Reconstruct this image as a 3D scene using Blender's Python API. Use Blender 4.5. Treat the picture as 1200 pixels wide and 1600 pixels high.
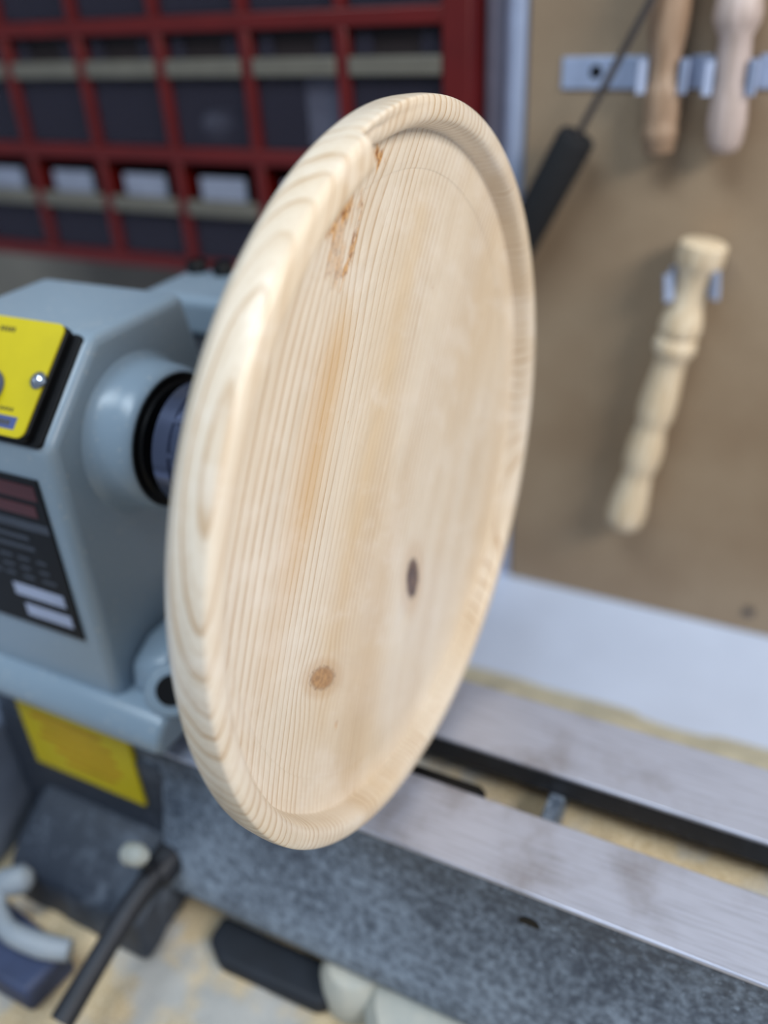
import bpy, bmesh, math, random
from mathutils import Vector, Matrix, noise
random.seed(7)
sc = bpy.context.scene
for o in list(bpy.data.objects):
    bpy.data.objects.remove(o)
COL = sc.collection

# ------------------------------------------------------------------ camera
# world: spindle axis = X (towards the tailstock), Y = towards the wall, Z = up; metres
cam_d = bpy.data.cameras.new('camera')
cam = bpy.data.objects.new('camera', cam_d)
COL.objects.link(cam)
Rr, Ru, Rf = (0.89692036, 0.43962256, -0.04760115), (-0.19658532, 0.49285192, 0.847615), (-0.396091, 0.75088547, -0.52847227)
M = Matrix(((Rr[0], Ru[0], -Rf[0], .1286), (Rr[1], Ru[1], -Rf[1], -.2813), (Rr[2], Ru[2], -Rf[2], .1822), (0, 0, 0, 1)))
cam.matrix_world = M
cam_d.sensor_fit = 'VERTICAL'
cam_d.sensor_height = 36
cam_d.lens = 1323.9 / 1600 * 36
cam_d.clip_start = .01
cam_d.dof.use_dof = True
cam_d.dof.focus_distance = .305
cam_d.dof.aperture_fstop = 3.2
sc.camera = cam

# ------------------------------------------------------------------ light
w = bpy.data.worlds.new('world')
sc.world = w
w.use_nodes = True
w.node_tree.nodes['Background'].inputs[0].default_value = (.66, .80, 1.0, 1)
w.node_tree.nodes['Background'].inputs[1].default_value = .27

def area(name, loc, target, sx, sy, power, col):
    d = bpy.data.lights.new(name, 'AREA')
    d.shape = 'RECTANGLE'
    d.size, d.size_y, d.energy, d.color = sx, sy, power, col
    o = bpy.data.objects.new(name, d)
    o.location = loc
    o.rotation_euler = (Vector(target) - Vector(loc)).to_track_quat('-Z', 'Y').to_euler()
    COL.objects.link(o)
area('workshop_strip_light', (1.1, -.32, .78), (0, 0, 0), .75, .35, 16, (1.0, .965, .905))
area('ceiling_light', (-.35, -.7, 1.5), (-.05, 0, 0), 1.2, .4, 19, (.77, .90, 1.0))
sc.view_settings.view_transform = 'Standard'
sc.view_settings.look = 'None'
sc.view_settings.gamma = 1
sc.view_settings.use_curve_mapping = False
sc.view_settings.exposure = .1

# ------------------------------------------------------------------ helpers
def lin(r, g, b):
    f = lambda c: (c / 255 / 12.92) if c / 255 <= .04045 else ((c / 255 + .055) / 1.055) ** 2.4
    return (f(r), f(g), f(b), 1)

class N:
    """tiny node-graph helper"""
    def __init__(s, name):
        s.m = bpy.data.materials.new(name)
        s.m.use_nodes = True
        s.t = s.m.node_tree
        s.b = s.t.nodes['Principled BSDF']
        s.tc = s.t.nodes.new('ShaderNodeTexCoord')
    def new(s, t): return s.t.nodes.new(t)
    def put(s, sock, v):
        if hasattr(v, 'links'): s.t.links.new(v, sock)
        else: sock.default_value = v
    def math(s, op, a, b=None, c=None, clamp=False):
        n = s.new('ShaderNodeMath'); n.operation = op; n.use_clamp = clamp
        s.put(n.inputs[0], a)
        if b is not None: s.put(n.inputs[1], b)
        if c is not None: s.put(n.inputs[2], c)
        return n.outputs[0]
    def comb(s, x, y, z):
        n = s.new('ShaderNodeCombineXYZ')
        for i, v in enumerate((x, y, z)): s.put(n.inputs[i], v)
        return n.outputs[0]
    def sep(s, v):
        n = s.new('ShaderNodeSeparateXYZ'); s.put(n.inputs[0], v); return n.outputs
    def scale(s, v, k):
        n = s.new('ShaderNodeVectorMath'); n.operation = 'MULTIPLY'; s.put(n.inputs[0], v); n.inputs[1].default_value = k
        return n.outputs[0]
    def noise(s, vec, sc_, detail=3, rough=.5):
        n = s.new('ShaderNodeTexNoise'); s.put(n.inputs['Vector'], vec)
        n.inputs['Scale'].default_value = sc_; n.inputs['Detail'].default_value = detail; n.inputs['Roughness'].default_value = rough
        return n.outputs['Fac']
    def mix(s, f, a, b, mode='MIX'):
        n = s.new('ShaderNodeMix'); n.data_type = 'RGBA'; n.blend_type = mode
        s.put(n.inputs[0], f); s.put(n.inputs[6], a); s.put(n.inputs[7], b)
        return n.outputs[2]
    def ramp(s, f, stops, interp='LINEAR'):
        n = s.new('ShaderNodeValToRGB'); n.color_ramp.interpolation = interp
        e = n.color_ramp.elements
        while len(e) < len(stops): e.new(.5)
        for i, (p, c) in enumerate(stops):
            e[i].position = p; e[i].color = c if len(c) == 4 else (*c, 1)
        s.put(n.inputs[0], f)
        return n.outputs[0]
    def mapr(s, v, a, b, c=0, d=1, smooth=True):
        n = s.new('ShaderNodeMapRange'); n.interpolation_type = 'SMOOTHSTEP' if smooth else 'LINEAR'
        s.put(n.inputs[0], v)
        for i, k in enumerate((a, b, c, d)): n.inputs[1 + i].default_value = k
        return n.outputs[0]
    def bump(s, h, strength=.3, dist=.001, normal=None):
        n = s.new('ShaderNodeBump'); n.inputs['Strength'].default_value = strength; n.inputs['Distance'].default_value = dist
        s.put(n.inputs['Height'], h)
        if normal is not None: s.put(n.inputs['Normal'], normal)
        return n.outputs[0]
    def out(s, **k):
        for a, v in k.items(): s.put(s.b.inputs[a.replace('_', ' ')], v)
        return s.m

def plain(name, c, rough=.5, metal=0, var=.12, nscale=60, bump=0, coat=0):
    m = N(name)
    n = m.noise(m.tc.outputs['Object'], nscale, 4)
    c2 = tuple(x * (1 - var * 2) for x in c[:3]) + (1,)
    c3 = tuple(min(1, x * (1 + var)) for x in c[:3]) + (1,)
    col = m.ramp(n, [(.3, c2), (.7, c3)])
    k = dict(Base_Color=col, Roughness=rough, Metallic=metal, Coat_Weight=coat)
    if bump: k['Normal'] = m.bump(n, bump, .001)
    return m.out(**k)

def tag(o, label, cat, group=None, kind=None):
    if label: o['label'] = label
    if cat: o['category'] = cat
    if group: o['group'] = group
    if kind: o['kind'] = kind
    return o
def empty(name, loc=(0, 0, 0)):
    o = bpy.data.objects.new(name, None); o.location = loc; o.empty_display_size = .02
    COL.objects.link(o); return o
def obj(name, bm, mat, parent=None, smooth=False, bevel=0, seg=2, angle=40):
    bmesh.ops.recalc_face_normals(bm, faces=bm.faces[:])
    me = bpy.data.meshes.new(name); bm.to_mesh(me); bm.free()
    me.materials.append(mat)
    o = bpy.data.objects.new(name, me); COL.objects.link(o)
    if parent is not None: o.parent = parent
    if bevel:
        b = o.modifiers.new('bevel', 'BEVEL'); b.width = bevel; b.segments = seg; b.limit_method = 'ANGLE'; b.angle_limit = math.radians(30)
        b.harden_normals = False
    if smooth or bevel:
        me.shade_smooth()
        me.set_sharp_from_angle(angle=math.radians(angle))
    return o
def box(bm, x0, x1, y0, y1, z0, z1):
    v = [bm.verts.new((x, y, z)) for x in (x0, x1) for y in (y0, y1) for z in (z0, z1)]
    for f in ((0, 1, 3, 2), (4, 6, 7, 5), (0, 4, 5, 1), (2, 3, 7, 6), (0, 2, 6, 4), (1, 5, 7, 3)):
        bm.faces.new([v[i] for i in f])
    return v
def bx(*a):
    bm = bmesh.new(); box(bm, *a); return bm
def prism(pts, a, b, axis='x'):
    """closed polygon pts extruded along axis from a to b"""
    bm = bmesh.new()
    def P(t, p):
        return {'x': (t, p[0], p[1]), 'y': (p[0], t, p[1]), 'z': (p[0], p[1], t)}[axis]
    A = [bm.verts.new(P(a, p)) for p in pts]; B = [bm.verts.new(P(b, p)) for p in pts]
    n = len(pts)
    for i in range(n): bm.faces.new((A[i], A[(i + 1) % n], B[(i + 1) % n], B[i]))
    bm.faces.new(A[::-1]); bm.faces.new(B)
    return bm
def lathe(prof, p0, axis, seg=40, bm=None, closed=False):
    """prof: list of (distance along axis, radius); revolved round axis starting at p0"""
    bm = bm or bmesh.new()
    a = Vector(axis).normalized()
    u = a.orthogonal().normalized(); v = a.cross(u)
    p0 = Vector(p0); rings = []
    for s, r in prof:
        c = p0 + a * s
        if r < 1e-6: rings.append([bm.verts.new(c)])
        else: rings.append([bm.verts.new(c + u * (r * math.cos(t)) + v * (r * math.sin(t))) for t in [2 * math.pi * i / seg for i in range(seg)]])
    pairs = list(zip(rings, rings[1:]))
    if closed: pairs.append((rings[-1], rings[0]))
    for A, B in pairs:
        for i in range(seg):
            j = (i + 1) % seg
            if len(A) == 1 and len(B) == 1: continue
            if len(A) == 1: bm.faces.new((A[0], B[j], B[i]))
            elif len(B) == 1: bm.faces.new((A[i], A[j], B[0]))
            else: bm.faces.new((A[i], A[j], B[j], B[i]))
    if not closed:
        for rg in (rings[0], rings[-1]):
            if len(rg) > 1: bm.faces.new(rg)
    return bm
def tube(pts, r, seg=14, bm=None):
    """round bar through points; r a number or one per point; rounded by resampling"""
    bm = bm or bmesh.new()
    P = [Vector(p) for p in pts]
    R = r if isinstance(r, (list, tuple)) else [r] * len(P)
    def cr(a, b, c, d, t): return .5 * ((2 * b) + (c - a) * t + (2 * a - 5 * b + 4 * c - d) * t * t + (3 * b - a - 3 * c + d) * t ** 3)
    Q, S = [], []
    for i in range(len(P) - 1):
        a = P[max(i - 1, 0)]; d = P[min(i + 2, len(P) - 1)]
        k = 6 if len(P) > 2 else 1
        for j in range(k):
            t = j / k; Q.append(cr(a, P[i], P[i + 1], d, t)); S.append(R[i] + (R[i + 1] - R[i]) * t)
    Q.append(P[-1]); S.append(R[-1])
    rings = []; up = None
    for i, q in enumerate(Q):
        t = (Q[min(i + 1, len(Q) - 1)] - Q[max(i - 1, 0)]).normalized()
        u = t.orthogonal().normalized() if up is None else (up - t * up.dot(t)).normalized()
        up = u; v = t.cross(u)
        rings.append([bm.verts.new(q + u * (S[i] * math.cos(a)) + v * (S[i] * math.sin(a))) for a in [2 * math.pi * k / seg for k in range(seg)]])
    for A, B in zip(rings, rings[1:]):
        for i in range(seg):
            j = (i + 1) % seg; bm.faces.new((A[i], A[j], B[j], B[i]))
    bm.faces.new(rings[0][::-1]); bm.faces.new(rings[-1])
    return bm

# ------------------------------------------------------------------ materials
def pine(name):
    m = N(name)
    x, y, z = m.sep(m.tc.outputs['Object'])
    th = math.radians(32)
    c, s_ = math.cos(th), math.sin(th)
    u = m.math('SUBTRACT', m.math('MULTIPLY', y, c), m.math('MULTIPLY', z, s_))
    v = m.math('ADD', m.math('MULTIPLY', y, s_), m.math('MULTIPLY', z, c))
    uv = lambda Y, Z: (Y * c - Z * s_, Y * s_ + Z * c)
    grain = m.comb(m.math('MULTIPLY', x, 1.0), u, m.math('MULTIPLY', v, .12))      # stretched along the grain
    n1 = m.noise(grain, 28, 2)
    n2 = m.noise(grain, 150, 3)
    # knots: gaussians in (u, v)
    def gauss(Y, Z, a, b, du=0, dv=0):
        U, V = uv(Y, Z)
        p = m.math('DIVIDE', m.math('SUBTRACT', u, U), a)
        q = m.math('DIVIDE', m.math('SUBTRACT', v, V), b)
        d2 = m.math('ADD', m.math('MULTIPLY', p, p), m.math('MULTIPLY', q, q))
        return m.math('EXPONENT', m.math('MULTIPLY', d2, -1.0)), p, d2
    def oblique(Y, Z, a11, a12, a21, a22):
        yy = m.math('SUBTRACT', y, Y); zz = m.math('SUBTRACT', z, Z)
        p = m.math('ADD', m.math('MULTIPLY', yy, a11), m.math('MULTIPLY', zz, a12))
        q = m.math('ADD', m.math('MULTIPLY', yy, a21), m.math('MULTIPLY', zz, a22))
        return m.math('ADD', m.math('MULTIPLY', p, p), m.math('MULTIPLY', q, q))
    g1, p1, d1 = gauss(-.0745, -.0475, .016, .012)
    d1 = m.math('MULTIPLY', oblique(-.0745, -.0475, 100, -15, 115, 163), .37)
    g2, p2, d2 = gauss(.0113, -.058, .010, .022)
    g3, p3, d3 = gauss(-.036, .119, .022, .030)
    # growth rings round a pith line left of the platter
    du = m.math('ADD', u, .1655)
    dx = m.math('MULTIPLY', m.math('ADD', x, .0005), 1.7)
    r = m.math('SQRT', m.math('ADD', m.math('MULTIPLY', du, du), m.math('MULTIPLY', dx, dx)))
    r = m.math('ADD', r, m.math('MULTIPLY', m.math('SUBTRACT', n1, .5), .012))
    r = m.math('ADD', r, m.math('MULTIPLY', m.math('SUBTRACT', n2, .5), .0012))
    for g, p, A in ((g1, p1, -.009), (g2, p2, -.006), (g3, p3, .014)):
        r = m.math('ADD', r, m.math('MULTIPLY', m.math('MULTIPLY', g, p), A))
    # rings get tighter away from the pith
    ph = m.math('MULTIPLY', m.math('POWER', m.math('MAXIMUM', r, .0001), 1.25), 330)
    fr = m.math('FRACT', ph)
    ring = m.ramp(fr, [(0, (0, 0, 0)), (.45, (.05,) * 3), (.76, (.32,) * 3), (.91, (1,) * 3), (.965, (.75,) * 3), (1, (0, 0, 0))])
    nb = m.noise(grain, 55, 2)
    amt = m.math('MULTIPLY', ring, m.mapr(nb, .32, .68, .28, 1.0))
    cream, tan = lin(234, 223, 207), lin(186, 150, 108)
    warm = lin(227, 209, 184)
    fr2 = m.math('FRACT', m.math('MULTIPLY', ph, 2.37))
    ring2 = m.ramp(fr2, [(0, (0, 0, 0)), (.6, (.1,) * 3), (.88, (1,) * 3), (1, (0, 0, 0))])
    amt = m.math('ADD', amt, m.math('MULTIPLY', m.math('MULTIPLY', ring2, m.mapr(m.noise(grain, 38, 2), .42, .62)), .30), clamp=True)
    big = m.noise(m.comb(x, u, m.math('MULTIPLY', v, .3)), 14, 2)
    base = m.mix(m.mapr(big, .35, .68), cream, warm)
    col = m.mix(m.math('MULTIPLY', amt, .92), base, tan)
    # resin streak below the upper knot
    def streak(U0, w_, va, vb, amtv):
        a = m.math('DIVIDE', m.math('SUBTRACT', m.math('ADD', u, m.math('MULTIPLY', m.math('SUBTRACT', n1, .5), .01)), U0), w_)
        g = m.math('EXPONENT', m.math('MULTIPLY', m.math('MULTIPLY', a, a), -1.0))
        return m.math('MULTIPLY', m.math('MULTIPLY', g, m.mapr(v, va, va + .05)), m.math('MULTIPLY', m.mapr(v, vb, vb - .03), amtv))
    U3, V3 = uv(-.036, .09)
    col = m.mix(streak(U3 + .001, .0085, -.06, V3 + .012, .5), col, lin(214, 170, 106))
    col = m.mix(streak(U3 + .045, .010, -.12, .13, .30), col, lin(214, 178, 122))
    fig = m.noise(m.comb(m.math('MULTIPLY', x, .5), m.math('MULTIPLY', u, .45), m.math('MULTIPLY', v, .8)), 75, 4, .6)
    col = m.mix(m.math('MULTIPLY', m.mapr(fig, .48, .70), .34), col, lin(242, 233, 222))
    col = m.mix(streak(U3 - .006, .010, -.10, .06, .25), col, lin(206, 160, 100))
    # knots' own colour
    fine = m.noise(m.tc.outputs['Object'], 420, 4, .6)
    k1 = m.math('MULTIPLY', m.mapr(m.math('ADD', d1, m.math('MULTIPLY', fine, .25)), .50, .30), .95)
    col = m.mix(k1, col, m.mix(m.mapr(fine, .35, .65), lin(134, 92, 56), lin(190, 145, 96)))
    k1r = m.math('MULTIPLY', m.mapr(d1, 1.5, .45), .35)
    col = m.mix(k1r, col, lin(190, 148, 98))
    col = m.mix(m.math('MULTIPLY', m.math('MULTIPLY', m.mapr(d1, .16, .30), m.mapr(d1, .50, .36)), m.mapr(fine, .40, .62, .0, .6)), col, lin(112, 72, 42))
    # bark inclusion: narrow, dark
    e2 = oblique(.0113, -.058, 125, -24, 46, 80)
    k2 = m.mapr(m.math('ADD', e2, m.math('MULTIPLY', fine, .8)), 1.55, .9)
    col = m.mix(m.math('MULTIPLY', m.mapr(e2, 5.0, .8), .35), col, lin(190, 150, 105))
    col = m.mix(k2, col, m.mix(m.mapr(fine, .4, .65), lin(56, 34, 24), lin(112, 78, 54)))
    # torn, resin-soaked wood by the upper knot
    t3 = m.noise(m.comb(x, m.math('MULTIPLY', u, 1.0), m.math('MULTIPLY', v, .45)), 150, 5, .65)
    for (Y, Z, a, b, k) in ((-.0320, .1245, .0075, .010, .95), (-.0425, .1195, .0065, .011, .9), (-.0310, .1060, .0050, .018, .8), (-.0115, .1335, .007, .006, 1.0), (-.037, .112, .014, .022, .5)):
        gg, pp, dd = gauss(Y, Z, a, b)
        kk = m.math('MULTIPLY', m.mapr(m.math('ADD', gg, m.math('MULTIPLY', m.math('SUBTRACT', t3, .5), 2.6)), .55, 1.0), k)
        col = m.mix(kk, col, m.mix(m.mapr(fine, .35, .6), lin(146, 92, 48), lin(212, 160, 98)))
    # fine pores and fibre
    fib = m.noise(m.comb(x, u, m.math('MULTIPLY', v, .06)), 1100, 2)
    col = m.mix(m.math('MULTIPLY', m.mapr(fib, .45, .7), .16), col, lin(190, 158, 118))
    # turned surface: fine circles of the gouge, chatoyant gloss patches
    rad = m.math('SQRT', m.math('ADD', m.math('MULTIPLY', y, y), m.math('MULTIPLY', z, z)))
    tool = m.math('SINE', m.math('MULTIPLY', rad, 2600))
    bn = m.bump(m.math('ADD', m.math('MULTIPLY', tool, .10), m.math('ADD', m.math('MULTIPLY', fib, .5), m.math('MULTIPLY', ring, .35))), .17, .0006)
    wav = m.noise(m.comb(m.math('MULTIPLY', rad, 1.0), m.math('MULTIPLY', u, .35), m.math('MULTIPLY', v, .15)), 90, 2)
    bn = m.bump(wav, .25, .003, bn)
    ro = m.mapr(m.noise(m.comb(rad, u, m.math('MULTIPLY', v, .4)), 45, 3), .3, .7, .34, .55)
    return m.out(Base_Color=col, Roughness=ro, Normal=bn, Coat_Weight=.32, Coat_Roughness=.16, Specular_IOR_Level=.5)

PINE = pine('pine')
def turned_wood(name, c1, c2):
    m = N(name)
    x, y, z = m.sep(m.tc.outputs['Object'])
    g = m.noise(m.comb(x, y, m.math('MULTIPLY', z, .08)), 260, 3)
    col = m.mix(m.mapr(g, .35, .65), c1, c2)
    return m.out(Base_Color=col, Roughness=.5, Normal=m.bump(g, .15, .0005))

def painted(name, c, dust, lo, hi, rough=.45, dustc=(176, 178, 176), ns=70, metal=0):
    """paint with patches of fine sawdust stuck to it"""
    m = N(name)
    n = m.noise(m.tc.outputs['Object'], ns, 6, .65)
    big = m.noise(m.tc.outputs['Object'], 9, 3)
    f = m.math('MULTIPLY', m.mapr(m.math('ADD', n, m.math('MULTIPLY', m.math('SUBTRACT', big, .5), .9)), lo, hi), dust)
    sp = m.noise(m.tc.outputs['Object'], 330, 2)
    f = m.math('MAXIMUM', f, m.math('MULTIPLY', m.mapr(sp, .64, .72), dust))
    col = m.mix(f, c, lin(*dustc))
    ro = m.math('ADD', m.math('MULTIPLY', f, .35), rough)
    return m.out(Base_Color=col, Roughness=ro, Metallic=metal, Normal=m.bump(n, .12, .001))

LATHE = painted('lathe_paint', lin(142, 160, 176), .35, .62, .85, .30, (200, 200, 195), 45)
BEDPAINT = painted('bed_paint', lin(58, 70, 88), .75, .32, .86, .5, (160, 177, 198), 230)
FOOTP = painted('foot_paint', lin(44, 52, 66), .6, .50, .85, .5, (120, 132, 150), 60)
PALEC = painted('pale_casting', lin(168, 172, 168), .6, .4, .8, .55, (205, 200, 186), 40)
BLACK = plain('black_plastic', lin(9, 10, 14), .5)
BLACK.node_tree.nodes['Principled BSDF'].inputs['Specular IOR Level'].default_value = .25
DARKM = plain('dark_steel', lin(40, 43, 51), .5, .4)
BLUEST = plain('blued_steel', lin(100, 108, 134), .22, .75, .06)
CHROME = plain('chrome', lin(205, 212, 222), .2, 1, .05)
YELLOW = plain('yellow_label', lin(208, 190, 10), .4, 0, .03)
YELLOW2 = painted('yellow_sticker', lin(206, 186, 12), .35, .5, .8, .4, (190, 140, 30), 80)
ORANGEP = plain('orange_print', lin(196, 138, 20), .5)
PRINTB = plain('dark_print', lin(70, 66, 20), .5)
BLUEP = plain('blue_print', lin(74, 88, 140), .4)
REDP = plain('red_print', lin(74, 10, 9), .35)
GREYP = plain('grey_print', lin(58, 64, 76), .45)
WHITEP = plain('white_print', lin(176, 186, 214), .4, 0, .05)
RED = plain('red_paint', lin(94, 13, 11), .42, 0, .08, 25)
CAB_IN = plain('cabinet_inside', lin(30, 18, 20), .7)
LIP = plain('beige_plastic', lin(104, 100, 90), .5, 0, .06)
CARD = plain('white_card', lin(140, 146, 164), .6, 0, .05)
CARTON = plain('carton', lin(150, 154, 158), .7, 0, .1)
ALU = plain('aluminium', lin(178, 190, 218), .35, .35, .04)
GREYST = plain('grey_steel_strip', lin(124, 122, 138), .45, .2, .06)
FOAM = plain('black_foam', lin(14, 15, 20), .75, 0, .2, 220, .2)
ROD = plain('dull_steel', lin(98, 92, 90), .4, .7)
CLIP = plain('clip_steel', lin(176, 190, 220), .38, .3, .05)
def glassy():
    m = N('smoky_drawer_plastic')
    m.out(Base_Color=lin(64, 61, 74), Roughness=.3)
    t = m.new('ShaderNodeBsdfTransparent'); t.inputs[0].default_value = (.85, .85, .90, 1)
    mx = m.new('ShaderNodeMixShader'); mx.inputs[0].default_value = .35
    m.t.links.new(t.outputs[0], mx.inputs[1]); m.t.links.new(m.b.outputs[0], mx.inputs[2])
    m.t.links.new(mx.outputs[0], m.t.nodes['Material Output'].inputs[0])
    return m.m
SMOKY = glassy()
def board_mat():
    m = N('hardboard')
    o = m.tc.outputs['Object']
    n = m.noise(o, 420, 4, .6); b = m.noise(o, 9, 3)
    col = m.mix(m.mapr(b, .3, .7), lin(146, 124, 100), lin(161, 141, 117))
    col = m.mix(m.math('MULTIPLY', m.mapr(n, .4, .7), .3), col, lin(112, 93, 72))
    return m.out(Base_Color=col, Roughness=.62, Normal=m.bump(n, .15, .0004))
BOARD = board_mat()
def steel_way():
    m = N('ground_iron')
    o = m.tc.outputs['Object']
    x, y, z = m.sep(o)
    sc1 = m.noise(m.comb(m.math('MULTIPLY', x, .05), y, z), 700, 3)
    st = m.noise(o, 26, 4, .6)
    f = m.mapr(st, .45, .80)
    col = m.mix(f, lin(190, 196, 216), lin(152, 150, 158))
    col = m.mix(m.math('MULTIPLY', m.mapr(sc1, .4, .7), .25), col, lin(112, 114, 126))
    ro = m.math('ADD', m.math('MULTIPLY', f, .16), .36)
    return m.out(Base_Color=col, Roughness=ro, Metallic=.4, Normal=m.bump(sc1, .12, .0003))
WAY = steel_way()
def sawdust_mat():
    m = N('sawdust')
    o = m.tc.outputs['Object']
    n = m.noise(o, 500, 5, .7); b = m.noise(o, 22, 4)
    col = m.mix(m.mapr(n, .3, .7), lin(196, 172, 132), lin(226, 210, 180))
    col = m.mix(m.math('MULTIPLY', m.mapr(b, .50, .66), .75), col, lin(176, 184, 192))
    sx, sy, sz = m.sep(o)
    col = m.mix(m.mapr(sy, .13, .2), col, m.mix(m.mapr(n, .3, .7), lin(200, 194, 168), lin(222, 216, 196)))
    return m.out(Base_Color=col, Roughness=.95, Normal=m.bump(n, .8, .002))
SAWDUST = sawdust_mat()
MELA = plain('melamine', lin(202, 214, 238), .35, 0, .03, 14)
WALLM = plain('wall_plaster', lin(128, 120, 108), .85, 0, .06, 12, .1)
WOOD_A = turned_wood('pale_turned_wood', lin(214, 190, 156), lin(232, 214, 186))
WOOD_B = turned_wood('tan_turned_wood', lin(152, 124, 100), lin(172, 144, 120))
WOOD_C = turned_wood('pinkish_turned_wood', lin(178, 160, 152), lin(196, 178, 172))

# ------------------------------------------------------------------ the setting
wall = tag(obj('wall_back', bx(-2.5, 2.5, .47, .50, -1.2, 1.4), WALLM), 'plain grey-brown plaster wall behind the bench', 'wall', kind='structure')
tag(obj('floor', bx(-2.5, 2.5, -2.5, .50, -1.25, -1.20), plain('concrete', lin(120, 120, 118), .8, 0, .1, 9)), 'grey concrete workshop floor', 'floor', kind='structure')
bench = empty('workbench', (0, 0, -1.2))
tag(bench, 'white melamine bench standing under the lathe', 'workbench')
for nm, b_ in [('top', (-1.2, 1.2, -.45, .469, -.34, -.300))] + [('leg', (a, a + .06, c, c + .06, -1.1995, -.3402)) for a in (-1.15, 1.09) for c in (-.42, .39)]:
    bm_ = bx(*b_); bmesh.ops.translate(bm_, verts=bm_.verts[:], vec=(0, 0, 1.2))
    obj(nm, bm_, MELA, bench, bevel=.002)

# brown board standing on the bench
board = empty('backing_board', (0, .345, -.3))
def bpart(name, bm, mat, parent, off=(0, 0, 0), **k):
    bmesh.ops.translate(bm, verts=bm.verts[:], vec=[-a for a in off])
    return obj(name, bm, mat, parent, **k)
OB = (0, .345, -.3)
bpart('panel', bx(-.0715, .62, .345, .357, -.2995, .62), BOARD, board, OB, bevel=.0008)
for z in (-.27, .1, .5):
    bpart('batten', bx(-.06, .61, .3572, .4695, z, z + .03), BOARD, board, OB)
for X, Z in ((.1379, -.2778), (-.055, .42), (.3, .42), (.45, -.278)):
    bpart('screw', lathe([(0, .0042), (.0012, .0046), (.0024, .003), (.0024, 0)], (X, .3448, Z), (0, -1, 0), 16), ROD, board, OB, smooth=True)
tag(board, 'brown hardboard panel with hanging tools, standing behind the lathe', 'board')
# metal uprights between board and cabinet
def upright(name, x0, x1, y0, mat, label, rnd):
    n = 8; pts = []
    for i in range(n + 1):
        a = math.pi * i / n
        pts.append(((x0 + x1) / 2 - (x1 - x0) / 2 * math.cos(a), y0 - rnd * math.sin(a)))
    pts += [(x1, y0 + .11), (x0, y0 + .11)]
    tag(obj(name, prism(pts, -.2995, .62, 'z'), mat, smooth=True), label, 'upright')
upright('metal_upright', -.0897, -.0722, .352, ALU, 'pale aluminium upright along the left edge of the brown board', .007)
upright('metal_upright', -.1065, -.0915, .356, GREYST, 'dull grey steel upright between red cabinet and aluminium upright', .002)

# ------------------------------------------------------------------ red drawer cabinet
cab = empty('drawer_cabinet', (-.37, .33, -.033))
OC = (-.37, .33, -.033)
xs = [-.1290, -.2085, -.2925, -.3765, -.4615, -.5470, -.6320]
zs = [-.027, .067, .163, .259]
YF, YB = .33, .469
bpart('side_panel', bx(-.1290, -.1085, YF, YB, -.033, .271), RED, cab, OC, bevel=.001)
bpart('side_panel', bx(-.655, -.632, YF, YB, -.033, .271), RED, cab, OC, bevel=.001)
bpart('back_panel', bx(-.632, -.129, YB - .004, YB, -.033, .271), CAB_IN, cab, OC)
for z in zs:
    bpart('rail', bx(-.632, -.129, YF + .0005, YB - .004, z - .0058, z + .0058), RED, cab, OC, bevel=.001)
for x in xs[1:-1]:
    for z0, z1 in zip(zs, zs[1:]):
        bpart('divider', bx(x - .0048, x + .0048, YF + .001, YB - .004, z0 + .0058, z1 - .0058), RED, cab, OC, bevel=.001)
tag(cab, 'red metal drawer cabinet with smoky plastic drawers, on the wall', 'cabinet')
def drawer(ci, ri):
    x1, x0 = xs[ci] - .0056, xs[ci + 1] + .0056
    if ci == 0: x1 = xs[0] - .001
    if ci == len(xs) - 2: x0 = xs[-1] + .001
    z0, z1 = zs[ri] + .0065, zs[ri + 1] - .0065
    top = z1 - (.018 if ri else .030)
    y0, y1 = YF + .006, YB - .01
    bm = bmesh.new(); t = .0015
    box(bm, x0, x1, y0, y0 + t, z0, top); box(bm, x0, x0 + t, y0 + t, y1, z0, top - .006); box(bm, x1 - t, x1, y0 + t, y1, z0, top - .006)
    box(bm, x0 + t, x1 - t, y0 + t, y1, z0, z0 + t); box(bm, x0 + t, x1 - t, y1 - t, y1, z0 + t, top - .006)
    d = bpart('drawer', bm, SMOKY, cab, OC)
    bpart('lip', bx(x0, x1, y0 - .006, y0 - .0002, top - .0125, top), LIP, d, OC, bevel=.001)
    if ri == 0:
        xc = (x0 + x1) / 2
        bpart('label_card', bx(xc - .023, xc + .023, y0 + .0005, y0 + .002, top + .0002, top + .0185), CARD, d, OC)
    else:
        bpart('header', bx(x0, x1, y0 + .004, y0 + .006, top, z1 - .0005), CARTON if False else CAB_IN, d, OC)
        xc = (x0 + x1) / 2
        for s in (-1, 1):
            bpart('header_tab', bx(xc + s * .026 - .007, xc + s * .026 + .007, y0 + .001, y0 + .0035, top + .0002, z1 - .002), SMOKY, d, OC)
    return d
for ri in range(3):
    for ci in range(len(xs) - 1): drawer(ci, ri)
# things that show through the drawer fronts
tag(obj('paper_packet', bx(-.247, -.2165, .341, .349, .0755, .1300), plain('pale_paper', lin(225, 230, 235), .7), bevel=.001), 'pale paper packet upright in the drawer beside the second divider', 'packet')
tag(obj('cloth_bundle', lathe([(0, 0), (.002, .012), (.012, .017), (.022, .012), (.024, 0)], (-.345, .36, .0755), (0, 0, 1), 18), CARTON, smooth=True), 'small grey bundle in a drawer of the middle row', 'bundle')
tag(obj('green_card', bx(-.285, -.262, .342, .344, -.018, .012), plain('green_grey_card', lin(110, 124, 104), .6)), 'dull green card in the drawer at bottom of red cabinet', 'card')

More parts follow.
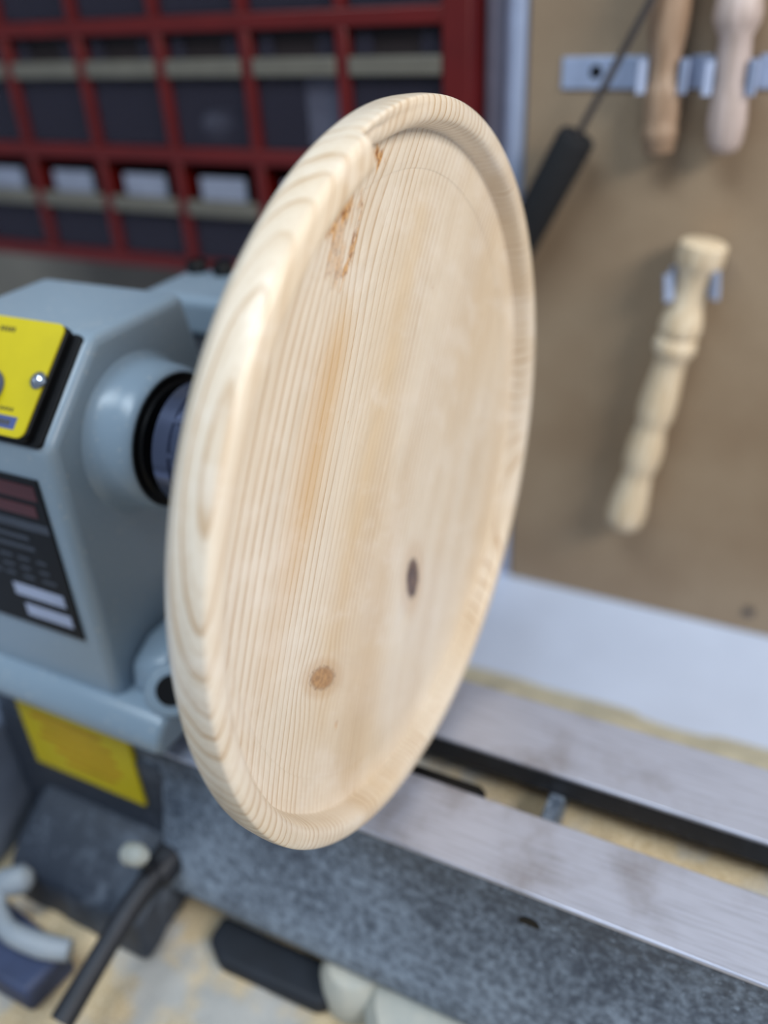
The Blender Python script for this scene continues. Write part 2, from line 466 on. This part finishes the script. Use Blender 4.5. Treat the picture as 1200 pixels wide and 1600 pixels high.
# ------------------------------------------------------------------ lathe
LO = (-.2, 0, -.3)
lathe_o = empty('wood_lathe', LO)
tag(lathe_o, 'grey-blue wood lathe with a dusty cast bed and yellow control panel', 'lathe')
def lp(name, bm, mat, parent=None, **k): return bpart(name, bm, mat, parent or lathe_o, LO, **k)
# headstock
hs = lp('headstock', prism([(.048, .056), (-.017, .056), (-.057, .018), (-.057, -.152), (.058, -.152), (.058, .010)], -.2455, -.152), LATHE, bevel=.0055, seg=4, angle=60)
fl = lp('headstock_flange', prism([(-.057, -.128), (-.063, -.130), (-.068, -.136), (-.070, -.142), (-.067, -.1490), (.07, -.1515), (.07, -.138), (.057, -.130)], -.262, -.120), LATHE, bevel=.004, seg=3, angle=60)
# buttress at the foot of the end face, with a clamp bolt hole
lp('foot_rib', prism([(-.050, -.130), (-.046, -.112), (-.03, -.104), (.02, -.104), (.04, -.13)], -.151, -.128), LATHE, bevel=.005, seg=3, angle=60)
hb = lp('clamp_boss', lathe([(0, .014), (.004, .0145), (.008, .013), (.009, .0085)], (-.1255, -.045, -.122), (.55, -.6, .6), 24), LATHE, smooth=True)
lp('clamp_bolt', lathe([(0, .008), (.0005, .0075), (.0005, 0)], (-.1204, -.0507, -.1163), (.55, -.6, .6), 20), BLACK, hb)
# spindle boss
lp('spindle_boss', lathe([(0, .0415), (.003, .0385), (.007, .0368), (.014, .0362), (.019, .0355), (.0225, .034), (.0235, .0325), (.0235, .012)], (-.153, 0, 0), (1, 0, 0), 64), LATHE, smooth=True, angle=60)
lp('bearing_cover', lathe([(0, .033), (.0006, .0325), (-.0002, .029), (.0015, .028), (.0015, .012)], (-.1292, 0, 0), (1, 0, 0), 48), BLACK, smooth=True)
lp('spindle', lathe([(0, .013), (.012, .013), (.012, .0)], (-.1275, 0, 0), (1, 0, 0), 32), DARKM, smooth=True)
# control panel on the sloping face
tv = Vector((0, -.725, -.6887)); nv = Vector((0, -.6887, .725)); xv = Vector((1, 0, 0)); A0 = Vector((0, -.017, .056))
def slab(x0, x1, t0, t1, h0, h1, rad=.0, n=5):
    pts = []
    for cx, ct, a0 in ((x1 - rad, t1 - rad, 0), (x0 + rad, t1 - rad, 90), (x0 + rad, t0 + rad, 180), (x1 - rad, t0 + rad, 270)):
        for i in range(n + 1 if rad else 1):
            a = math.radians(a0 + 90 * i / n); pts.append((cx + rad * math.cos(a), ct + rad * math.sin(a)))
    bm = bmesh.new()
    lo = [bm.verts.new(A0 + xv * p[0] + tv * p[1] + nv * h0) for p in pts]
    hi = [bm.verts.new(A0 + xv * p[0] + tv * p[1] + nv * h1) for p in pts]
    k = len(pts)
    for i in range(k): bm.faces.new((lo[i], lo[(i + 1) % k], hi[(i + 1) % k], hi[i]))
    bm.faces.new(lo[::-1]); bm.faces.new(hi)
    return bm
cp = lp('control_box', slab(-.2405, -.1560, .0010, .0555, -.001, .0012, .003), BLACK, bevel=.0004)
lp('control_box_cover', slab(-.2380, -.1610, -.0005, .0545, .0012, .0052, .004), BLACK, cp, bevel=.0005)
lp('yellow_panel', slab(-.2380, -.1625, -.0008, .0540, .0052, .0060, .004), YELLOW, cp)
sc_p = A0 + xv * -.1655 + tv * .0268 + nv * .006
lp('panel_screw', lathe([(0, .0042), (.0008, .0042), (.002, .0030), (.0024, .0016), (.0016, .0014), (.0016, 0)], sc_p, nv, 20), CHROME, cp, smooth=True)
sc_p2 = A0 + xv * -.233 + tv * .0268 + nv * .006
lp('panel_screw', lathe([(0, .0042), (.0008, .0042), (.002, .0030), (.0024, .0016), (.0016, .0014), (.0016, 0)], sc_p2, nv, 20), CHROME, cp, smooth=True)
for i in range(5):
    lp('printed_mark', slab(-.2000 + i * .0020, -.2000 + i * .0020 + .0014, .0040, .0064, .0060, .00605), PRINTB, cp)
for i in range(4):
    lp('printed_mark', slab(-.1816 + i * .0022, -.1816 + i * .0022 + .0015, .0412, .0428, .0060, .00605), PRINTB, cp)
bl = lp('blue_field', slab(-.2120, -.1690, .0450, .0508, .0060, .0061), BLUEP, cp)
for i in range(5):
    lp('printed_mark', slab(-.1840 + i * .0024, -.1840 + i * .0024 + .0016, .0468, .0492, .0061, .00615), PRINTB, cp)
lp('speed_knob', lathe([(0, .0085), (.001, .009), (.006, .008), (.008, .0065), (.008, 0)], A0 + xv * -.1925 + tv * .034 + nv * .006, nv, 28), BLUEP, cp, smooth=True)
# data plate on the front
dp = lp('data_plate', bx(-.2360, -.1642, -.0583, -.0568, -.0925, .0005), BLACK, bevel=.0003)
def pr_(name, x0, x1, z0, z1, mat): return lp(name, bx(x0, x1, -.0585, -.0583, z0, z1), mat, dp)
pr_('red_field', -.235, -.1672, -.0110, -.0030, REDP)
pr_('red_field', -.235, -.1700, -.0205, -.0140, REDP)
pr_('grey_line', -.235, -.1655, -.0290, -.0240, GREYP)
for z in (-.0345, -.0405): pr_('printed_line', -.232, -.178 - random.random() * .01, z - .0012, z + .0012, GREYP)
for z in (-.048, -.054, -.0595):
    for k in range(5): pr_('printed_word', -.231 + k * .0125, -.231 + k * .0125 + random.uniform(.006, .011), z - .001, z + .001, GREYP)
pr_('white_field', -.2040, -.1700, -.0735, -.0660, WHITEP)
pr_('white_field', -.2000, -.1690, -.0860, -.0785, WHITEP)
# belt / motor cover behind the headstock
bc = lp('belt_cover', prism([(.095, .035), (.150, .035), (.158, .028), (.158, .010), (.095, .010)], -.226, -.105), LATHE, bevel=.006, seg=3, angle=60)
for xx in (-.216, -.196):
    lp('cover_knob', lathe([(0, .006), (.004, .007), (.007, .0055), (.007, 0)], (xx, .140, .035), (0, 0, 1), 18), BLACK, bc, smooth=True)
lp('motor', lathe([(0, .050), (.004, .054), (.15, .054), (.154, .050), (.154, 0)], (-.255, .120, -.038), (1, 0, 0), 40), DARKM, smooth=True)
# bed: two walls flaring to the foot, ground ways on top, ribs between
def bed_wall(s):
    o = [(s * .0550, -.176), (s * .0552, -.182), (s * .0575, -.196), (s * .0630, -.218), (s * .0705, -.243), (s * .0735, -.2530), (s * .0720, -.2600), (s * .066, -.2625), (s * .050, -.2625), (s * .044, -.25), (s * .044, -.176)]
    return prism(o, -.139, .75)
for s in (-1, 1):
    lp('bed_wall', bed_wall(s), BEDPAINT, smooth=True, angle=50)
lp('bed_end', bx(-.262, -.1392, -.0575, .0575, -.2625, -.1761), FOOTP, bevel=.002)
lp('bed_way', bx(-.262, .75, -.0563, -.0154, -.1628, -.1600), WAY, bevel=.0008)
bw = lp('bed_way', bx(-.262, .75, .0131, .0581, -.1628, -.1600), WAY, bevel=.0008)
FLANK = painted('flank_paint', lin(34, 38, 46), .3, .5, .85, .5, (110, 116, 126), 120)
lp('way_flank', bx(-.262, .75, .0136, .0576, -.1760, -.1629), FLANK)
lp('way_flank', bx(-.262, .75, -.0553, -.0162, -.1760, -.1629), BEDPAINT)
for x in (-.12, .0605, .24, .42, .60):
    lp('bed_rib', bx(x, x + .0075, -.0435, .0435, -.205, -.1762), BEDPAINT, bevel=.001)
lp('clamp_plate', prism([(-.15, -.0153), (-.15, -.0092), (.031, -.0092), (.0345, -.0112), (.0355, -.0153)], -.1665, -.1602, 'z'), BLACK, bevel=.0008)
lp('bed_screw', lathe([(0, .0055), (.0006, .005), (.0006, 0)], (.072, -.0550, -.184), (0, -1, 0), 18), BLACK)
# feet
lp('bed_foot', prism([(-.0575, -.236), (-.066, -.240), (-.086, -.252), (-.098, -.264), (-.100, -.2995), (.10, -.2995), (.10, -.26), (.058, -.236)], -.243, -.140), FOOTP, bevel=.005, seg=3, angle=60)
ft = lp('bed_foot', lathe([(0, .030), (.004, .036), (.020, .040), (.030, .034), (.034, .02), (.034, 0)], (.030, -.062, -.2995), (0, 0, 1), 36), PALEC, smooth=True)
lp('bed_foot', lathe([(0, .016), (.004, .020), (.022, .020), (.030, .015), (.034, 0)], (-.020, -.062, -.2995), (0, 0, 1), 28), PALEC, smooth=True)
lp('gap_shade_block', prism([(-.112, -.060), (-.112, -.076), (-.098, -.086), (-.034, -.084), (-.028, -.078), (-.028, -.060)], -.2990, -.2860, 'z'), plain('gap_shade', lin(24, 31, 42), .7), bevel=.004, seg=3)  # added dark block; its colour stands in for the shaded gap below the bed
# warning sticker on the bed
st = lp('warning_sticker', bx(-.2380, -.1540, -.0592, -.0562, -.2120, -.1560), YELLOW2)
for z, a, b in ((-.168, -.228, -.175), (-.176, -.222, -.170), (-.184, -.226, -.168), (-.192, -.216, -.166), (-.200, -.210, -.172)):
    lp('printed_line', bx(a, b, -.0594, -.0592, z - .0016, z + .0016), ORANGEP, st)
# cam lever at the foot
lv = lp('lever', tube([(-.136, -.079, -.236), (-.139, -.100, -.243), (-.141, -.128, -.254), (-.142, -.156, -.264)], [.0070, .0064, .0062, .0066]), DARKM, smooth=True)
lp('lever_pivot', lathe([(0, .010), (.016, .010), (.019, .008), (.019, 0)], (-.136, -.063, -.238), (0, -1, 0), 24), DARKM, smooth=True)
lp('knob_stem', tube([(-.136, -.080, -.236), (-.138, -.086, -.212)], .003), DARKM, lv, smooth=True)
lp('lever_knob', tube([(-.147, -.0865, -.2170), (-.142, -.0870, -.2135), (-.134, -.0880, -.2090), (-.129, -.0885, -.2060)], [.003, .0062, .0062, .003]), PALEC, lv, smooth=True)

# ------------------------------------------------------------------ chuck
ch = empty('lathe_chuck', (-.12, 0, 0))
OCH = (-.12, 0, 0)
def cpart(name, bm, mat, **k): return bpart(name, bm, mat, ch, OCH, **k)
cpart('body', lathe([(0, .026), (.0015, .0295), (.010, .0295), (.0105, .0285), (.012, .0285), (.0125, .0298), (.030, .0298), (.030, .012)], (-.1225, 0, 0), (1, 0, 0), 56), BLUEST, smooth=True, angle=35)
for a in (115, 160, 205, 295):
    d = Vector((0, math.cos(math.radians(a)), math.sin(math.radians(a))))
    cpart('key_hole', lathe([(0, .0042), (.0006, .0036), (.0002, .0030), (.0002, 0)], Vector((-.101, 0, 0)) + d * .0295, d, 16), DARKM, smooth=True)
for i in range(12):
    a = math.radians(30 * i + 12)
    d = Vector((0, math.cos(a), math.sin(a))); e = Vector((0, -math.sin(a), math.cos(a)))
    bm = bmesh.new(); vs = box(bm, -.1115, -.0935, -.0012, .0012, .0292, .0307)
    for v in vs: v.co = Vector((v.co.x, 0, 0)) + e * v.co.y + d * v.co.z
    cpart('grip_rib', bm, BLUEST)
cpart('scroll_ring', lathe([(0, .030), (.001, .0405), (.012, .0412), (.014, .040), (.014, .012)], (-.0925, 0, 0), (1, 0, 0), 56), DARKM, smooth=True, angle=35)
for i in range(4):
    a = math.radians(90 * i + 25); pts = []
    for k in range(7):
        b = a + math.radians(-41 + 82 * k / 6); pts.append((.040 * math.cos(b), .040 * math.sin(b)))
    for k in range(7):
        b = a + math.radians(41 - 82 * k / 6); pts.append((.0215 * math.cos(b), .0215 * math.sin(b)))
    cpart('jaw', prism(pts, -.0783, -.0402), BLUEST, bevel=.0008)
tag(ch, 'blued steel four-jaw chuck gripping the back of the wooden platter', 'chuck')

# ------------------------------------------------------------------ platter
def platter():
    prof = [(-.0128, 0), (-.0128, .02), (-.0127, .045), (-.0123, .07), (-.0116, .095), (-.0107, .115), (-.01005, .1255), (-.00978, .1263), (-.0088, .1350), (-.0084, .1377),
            (-.0082, .1390), (-.0078, .1393), (-.0060, .1397), (-.0036, .1401), (-.0014, .1407), (.0002, .1415), (.0011, .1426), (.0016, .1446), (.0013, .1474), (.0006, .1491), (-.0002, .1500),
            (-.0012, .1503), (-.0045, .1505), (-.0085, .1502), (-.0115, .1498), (-.0132, .1490), (-.0150, .1476), (-.0190, .143), (-.0235, .132), (-.0280, .115), (-.0315, .09),
            (-.0335, .065), (-.0340, .05), (-.0345, .0212), (-.0430, .0200), (-.0430, 0)]
    # densify the profile with Catmull-Rom where it is curved
    P = [Vector((a, b, 0)) for a, b in prof]
    Q = []
    for i in range(len(P) - 1):
        k = 3 if 6 <= i <= 28 else 1
        a = P[max(i - 1, 0)]; b = P[i]; c = P[i + 1]; d = P[min(i + 2, len(P) - 1)]
        for j in range(k):
            t = j / k
            Q.append(.5 * ((2 * b) + (c - a) * t + (2 * a - 5 * b + 4 * c - d) * t * t + (3 * b - a - 3 * c + d) * t ** 3))
    Q.append(P[-1])
    seg = 480
    bm = bmesh.new()
    rings = []
    phi_n = 15.5                                   # where the rim is chipped, degrees from the top towards the operator
    for q in Q:
        x, r = q.x, q.y
        if r < 1e-6: rings.append([bm.verts.new((x, 0, 0))]); continue
        row = []
        for i in range(seg):
            ph = 360 * i / seg
            xx, rr = x, r
            d = ph - phi_n
            if d > 180: d -= 360
            if .1385 < r < .1512 and x > -.0078:
                rim = max(0, min(1, (x + .0078) / .006))
                if 0 <= d < 75:
                    f = (1 - d / 75) ** 1.5
                    xx += .0030 * f * rim
                    if r < .1470: rr -= .0024 * f * rim
                elif -26 < d < 0:
                    f = (1 + d / 26) ** 1.5
                    if r < .1492: xx -= .0030 * f * rim * min(1, (.1495 - r) / .003)
                    if r < .1470 and d > -7: rr += .0022 * ((1 + d / 7) ** .8) * rim
            a = math.radians(ph)
            row.append(bm.verts.new((xx, -rr * math.sin(a), rr * math.cos(a))))
        rings.append(row)
    for A, B in zip(rings, rings[1:]):
        for i in range(seg):
            j = (i + 1) % seg
            if len(A) == 1: bm.faces.new((A[0], B[j], B[i]))
            elif len(B) == 1: bm.faces.new((A[i], A[j], B[0]))
            else: bm.faces.new((A[i], A[j], B[j], B[i]))
    return bm
tag(obj('wooden_platter', platter(), PINE, smooth=True, angle=50), 'large round pale pine platter with a raised rim and brown knots, held on the lathe', 'platter')

# ------------------------------------------------------------------ things on the board
clips = empty('spring_clip_rail', (.02, .345, .125))
OK = (.02, .345, .125)
def kp(name, bm, mat, parent=clips, off=OK, **k): return bpart(name, bm, mat, parent, off, **k)
for a, b in ((-.0475, .0080), (.0345, .0490), (.0755, .135)):
    kp('rail_plate', bx(a, b, .3432, .3448, .1158, .1352), CLIP, bevel=.0006)
kp('mounting_screw', lathe([(0, .0042), (.0008, .0036), (.0008, 0)], (-.0245, .3432, .1262), (0, -1, 0), 18), BLACK)
kp('mounting_screw', lathe([(0, .0042), (.0008, .0036), (.0008, 0)], (.112, .3432, .1262), (0, -1, 0), 18), BLACK)
def clip_bm(xc, rad, y0, zc, h, tilt=0):
    """spring clip: two curved arms on a base; a closed ribbon extruded in z"""
    bm = bmesh.new()
    for s in (-1, 1):
        path = [(s * .004, y0), (s * (rad * .85), y0 - .001), (s * (rad + .003), y0 - rad * .55), (s * (rad + .0035), y0 - rad * 1.1), (s * (rad + .001), y0 - rad * 1.75), (s * (rad + .0012), y0 - rad * 2.0), (s * (rad + .0055), y0 - rad * 2.3)]
        t = .0011
        L, Rr_ = [], []
        for i, p in enumerate(path):
            a = path[max(i - 1, 0)]; b = path[min(i + 1, len(path) - 1)]
            dx, dy = b[0] - a[0], b[1] - a[1]; n = math.hypot(dx, dy) or 1
            L.append((p[0] - dy / n * t, p[1] + dx / n * t)); Rr_.append((p[0] + dy / n * t, p[1] - dx / n * t))
        pts = L + Rr_[::-1]
        lo = [bm.verts.new((xc + p[0], p[1], zc - h / 2)) for p in pts]; hi = [bm.verts.new((xc + p[0], p[1], zc + h / 2)) for p in pts]
        k = len(path); n = len(pts)
        for i in range(n): bm.faces.new((lo[i], lo[(i + 1) % n], hi[(i + 1) % n], hi[i]))
        for i in range(k - 1):
            bm.faces.new((lo[i], lo[i + 1], lo[n - 2 - i], lo[n - 1 - i])); bm.faces.new((hi[i], hi[i + 1], hi[n - 2 - i], hi[n - 1 - i]))
    if tilt:
        bmesh.ops.rotate(bm, verts=bm.verts[:], cent=(xc, y0, zc), matrix=Matrix.Rotation(tilt, 3, 'Y'))
    return bm
kp('clip', clip_bm(.0220, .0095, .3425, .1250, .019), CLIP, smooth=True)
kp('clip', clip_bm(.0620, .0095, .3425, .1240, .019), CLIP, smooth=True)
tag(clips, 'pale metal rail with spring clips screwed to the brown board', 'clip rail')

# axis helper: profile given as (z, radius) along a line between two points
def turned(name, top, bot, prof, mat, label, cat):
    top, bot = Vector(top), Vector(bot)
    Lh = (top - bot).length
    o = obj(name, lathe([(s * Lh, r) for s, r in prof], (0, 0, 0), (0, 0, -1), 32), mat, smooth=True, angle=50)
    o.location = top
    o.rotation_euler = (top - bot).to_track_quat('Z', 'Y').to_euler()
    return tag(o, label, cat)
turned('turned_spindle', (.0170, .3300, .250), (.0238, .3300, .0795),
       [(0, 0), (0, .011), (.02, .0125), (.3, .0132), (.5, .0130), (.60, .0118), (.66, .0098), (.70, .0090), (.755, .0090), (.765, .0105), (.80, .0112), (.87, .0110), (.90, .0102), (.91, .0110), (.95, .0108), (.955, .0100), (.99, .0098), (1, .0080), (1, 0)],
       WOOD_B, 'tan turned wooden spindle hanging in the left clip of the rail', 'spindle')
turned('turned_spindle', (.0560, .3300, .250), (.0640, .3300, .0810),
       [(0, 0), (0, .0115), (.02, .012), (.40, .0125), (.48, .0105), (.50, .0130), (.55, .0140), (.58, .0132), (.62, .0095), (.68, .0098), (.76, .0092), (.82, .0110), (.90, .0118), (.96, .0105), (.99, .0085), (1, .006), (1, 0)],
       WOOD_C, 'pinkish turned wooden spindle hanging in the right clip of the rail', 'spindle')
# baluster with its own clip
bt, bb_ = Vector((.0615, .3260, .0260)), Vector((.0300, .3260, -.2090))
bz = lambda z: (.0260 - z) / (.0260 + .2090)
turned('turned_baluster', bt, bb_,
       [(0, 0), (0, .0135), (.006, .0155), (bz(.013), .0158), (bz(.010), .0140), (bz(.004), .0118), (bz(-.006), .0102), (bz(-.018), .0108), (bz(-.024), .0130), (bz(-.033), .0146), (bz(-.039), .0138),
        (bz(-.0405), .0122), (bz(-.0425), .0140), (bz(-.048), .0150), (bz(-.053), .0138), (bz(-.056), .0112), (bz(-.066), .0112), (bz(-.085), .0128), (bz(-.098), .0134), (bz(-.106), .0128), (bz(-.112), .0108),
        (bz(-.118), .0114), (bz(-.130), .0136), (bz(-.142), .0136), (bz(-.149), .0126), (bz(-.154), .0108), (bz(-.162), .0118), (bz(-.182), .0142), (bz(-.194), .0152), (bz(-.203), .0136), (bz(-.207), .0095), (1, .004), (1, 0)],
       WOOD_A, 'pale turned baluster with beads hanging slanted below the clip rail', 'baluster')
k2 = empty('spring_clip', (.0558, .345, -.005))
kp('clip_arms', clip_bm(.0580, .0118, .3425, -.002, .019, math.radians(-7.6)), CLIP, k2, (.0558, .345, -.005), smooth=True)
kp('clip_base', bx(.0450, .0690, .3432, .3449, -.015, .003), CLIP, k2, (.0558, .345, -.005))
tag(k2, 'single pale spring clip holding the beaded baluster', 'clip')
# black-handled rod leaning across the rail
rod_d = (Vector((.0116, -.006, .1665)) - Vector((-.027, 0, .0934))).normalized()
g0 = Vector((-.0268, .3180, .0920))
hr = empty('hand_tool', g0)
bpart('shaft', tube([g0 - rod_d * .01, g0 + rod_d * .20], .0024), ROD, hr, g0, smooth=True)
bpart('grip', lathe([(0, .006), (.0012, .0118), (.004, .0130), (.10, .0130), (.113, .0125), (.116, .010), (.116, 0)], g0, -rod_d, 32), FOAM, hr, g0, smooth=True)
tag(hr, 'slanting steel tool with a black foam grip, beside the metal uprights', 'hand tool')

# ------------------------------------------------------------------ on the bench
def dust():
    bm = bmesh.new()
    nx, ny = 190, 150
    x0, x1, y0, y1 = -.42, .55, -.42, .235
    V = {}
    for i in range(nx + 1):
        for j in range(ny + 1):
            x = x0 + (x1 - x0) * i / nx; y = y0 + (y1 - y0) * j / ny
            p = Vector((x * 22, y * 22, 1.3))
            h = .004 + .010 * noise.noise(p) + .004 * noise.noise(p * 3.1) + .0018 * noise.noise(p * 9)
            edge = min(1, (y1 - .02 + .012 * noise.noise(Vector((x * 14, 4, 0))) - y) / .03)
            h = h * max(0, edge) + (.0 if edge > 0 else -.004)
            if y > .05: h += .006 * max(0, edge) 
            if -.12 < y < .045 and -.13 < x < .45: h = min(h, .004)
            h = max(.0002 if y < .1 else -.0012, h)
            V[i, j] = bm.verts.new((x, y, -.2998 + h))
    for i in range(nx):
        for j in range(ny):
            bm.faces.new((V[i, j], V[i + 1, j], V[i + 1, j + 1], V[i, j + 1]))
    return bm
tag(obj('sawdust', dust(), SAWDUST, smooth=True, angle=180), 'pale sawdust heaped on the bench under the lathe', 'sawdust', kind='stuff')
def heap():
    bm = bmesh.new(); nx, ny = 150, 16; V = {}
    for i in range(nx + 1):
        for j in range(ny + 1):
            x = -.13 + .75 * i / nx; y = -.0437 + .0874 * j / ny
            p = Vector((x * 25, y * 25, 7))
            V[i, j] = bm.verts.new((x, y, -.194 + .004 * noise.noise(p) + .002 * noise.noise(p * 4)))
    for i in range(nx):
        for j in range(ny): bm.faces.new((V[i, j], V[i + 1, j], V[i + 1, j + 1], V[i, j + 1]))
    r = bmesh.ops.extrude_face_region(bm, geom=bm.faces[:])
    for v in [g for g in r['geom'] if isinstance(g, bmesh.types.BMVert)]: v.co.z = -.295
    return bm
tag(obj('sawdust', heap(), SAWDUST, smooth=True, angle=50), 'tan sawdust filling the slot between the two bed ways', 'sawdust', kind='stuff')
# pale hooked bar lying at the left of the foot
hk = empty('hooked_bar', (-.235, -.125, -.29))
OH = (-.235, -.125, -.29)
bpart('bar', tube([(-.226, -.122, -.268), (-.218, -.126, -.268), (-.2105, -.129, -.268), (-.200, -.1295, -.268), (-.185, -.127, -.270), (-.171, -.122, -.272)], [.0050, .0055, .006, .0065, .007, .006]), PALEC, hk, OH, smooth=True)
bpart('arm', tube([(-.226, -.122, -.268), (-.232, -.116, -.266), (-.235, -.110, -.262), (-.231, -.106, -.260)], .0050), PALEC, hk, OH, smooth=True)
bpart('knob', lathe([(0, 0), (.001, .005), (.008, .0085), (.016, .008), (.020, .004), (.020, 0)], (-.2340, -.113, -.262), (.75, .66, .0), 20), PALEC, hk, OH, smooth=True)
bpart('base', prism([(-.262, -.150), (-.18, -.150), (-.175, -.120), (-.262, -.108)], -.2975, -.2765, 'z'), plain('navy_base', lin(52, 64, 96), .6), hk, OH, bevel=.003)
HOOKM = painted('grey_bar_paint', lin(146, 156, 168), .4, .4, .8, .5, (180, 180, 174), 50)
for c_ in hk.children:
    if c_.name.split('.')[0] in ('bar', 'arm', 'knob'): c_.data.materials[0] = HOOKM
tag(hk, 'pale bent metal bar on a navy base beside the lathe foot', 'bar')
tag(obj('storage_box', bx(-.36, -.270, -.10, .02, -.2950, -.195), plain('blue_grey_box', lin(112, 124, 146), .6, 0, .15, 20), bevel=.006, seg=3), 'dusty blue-grey box at the far left end of the lathe bed', 'box')
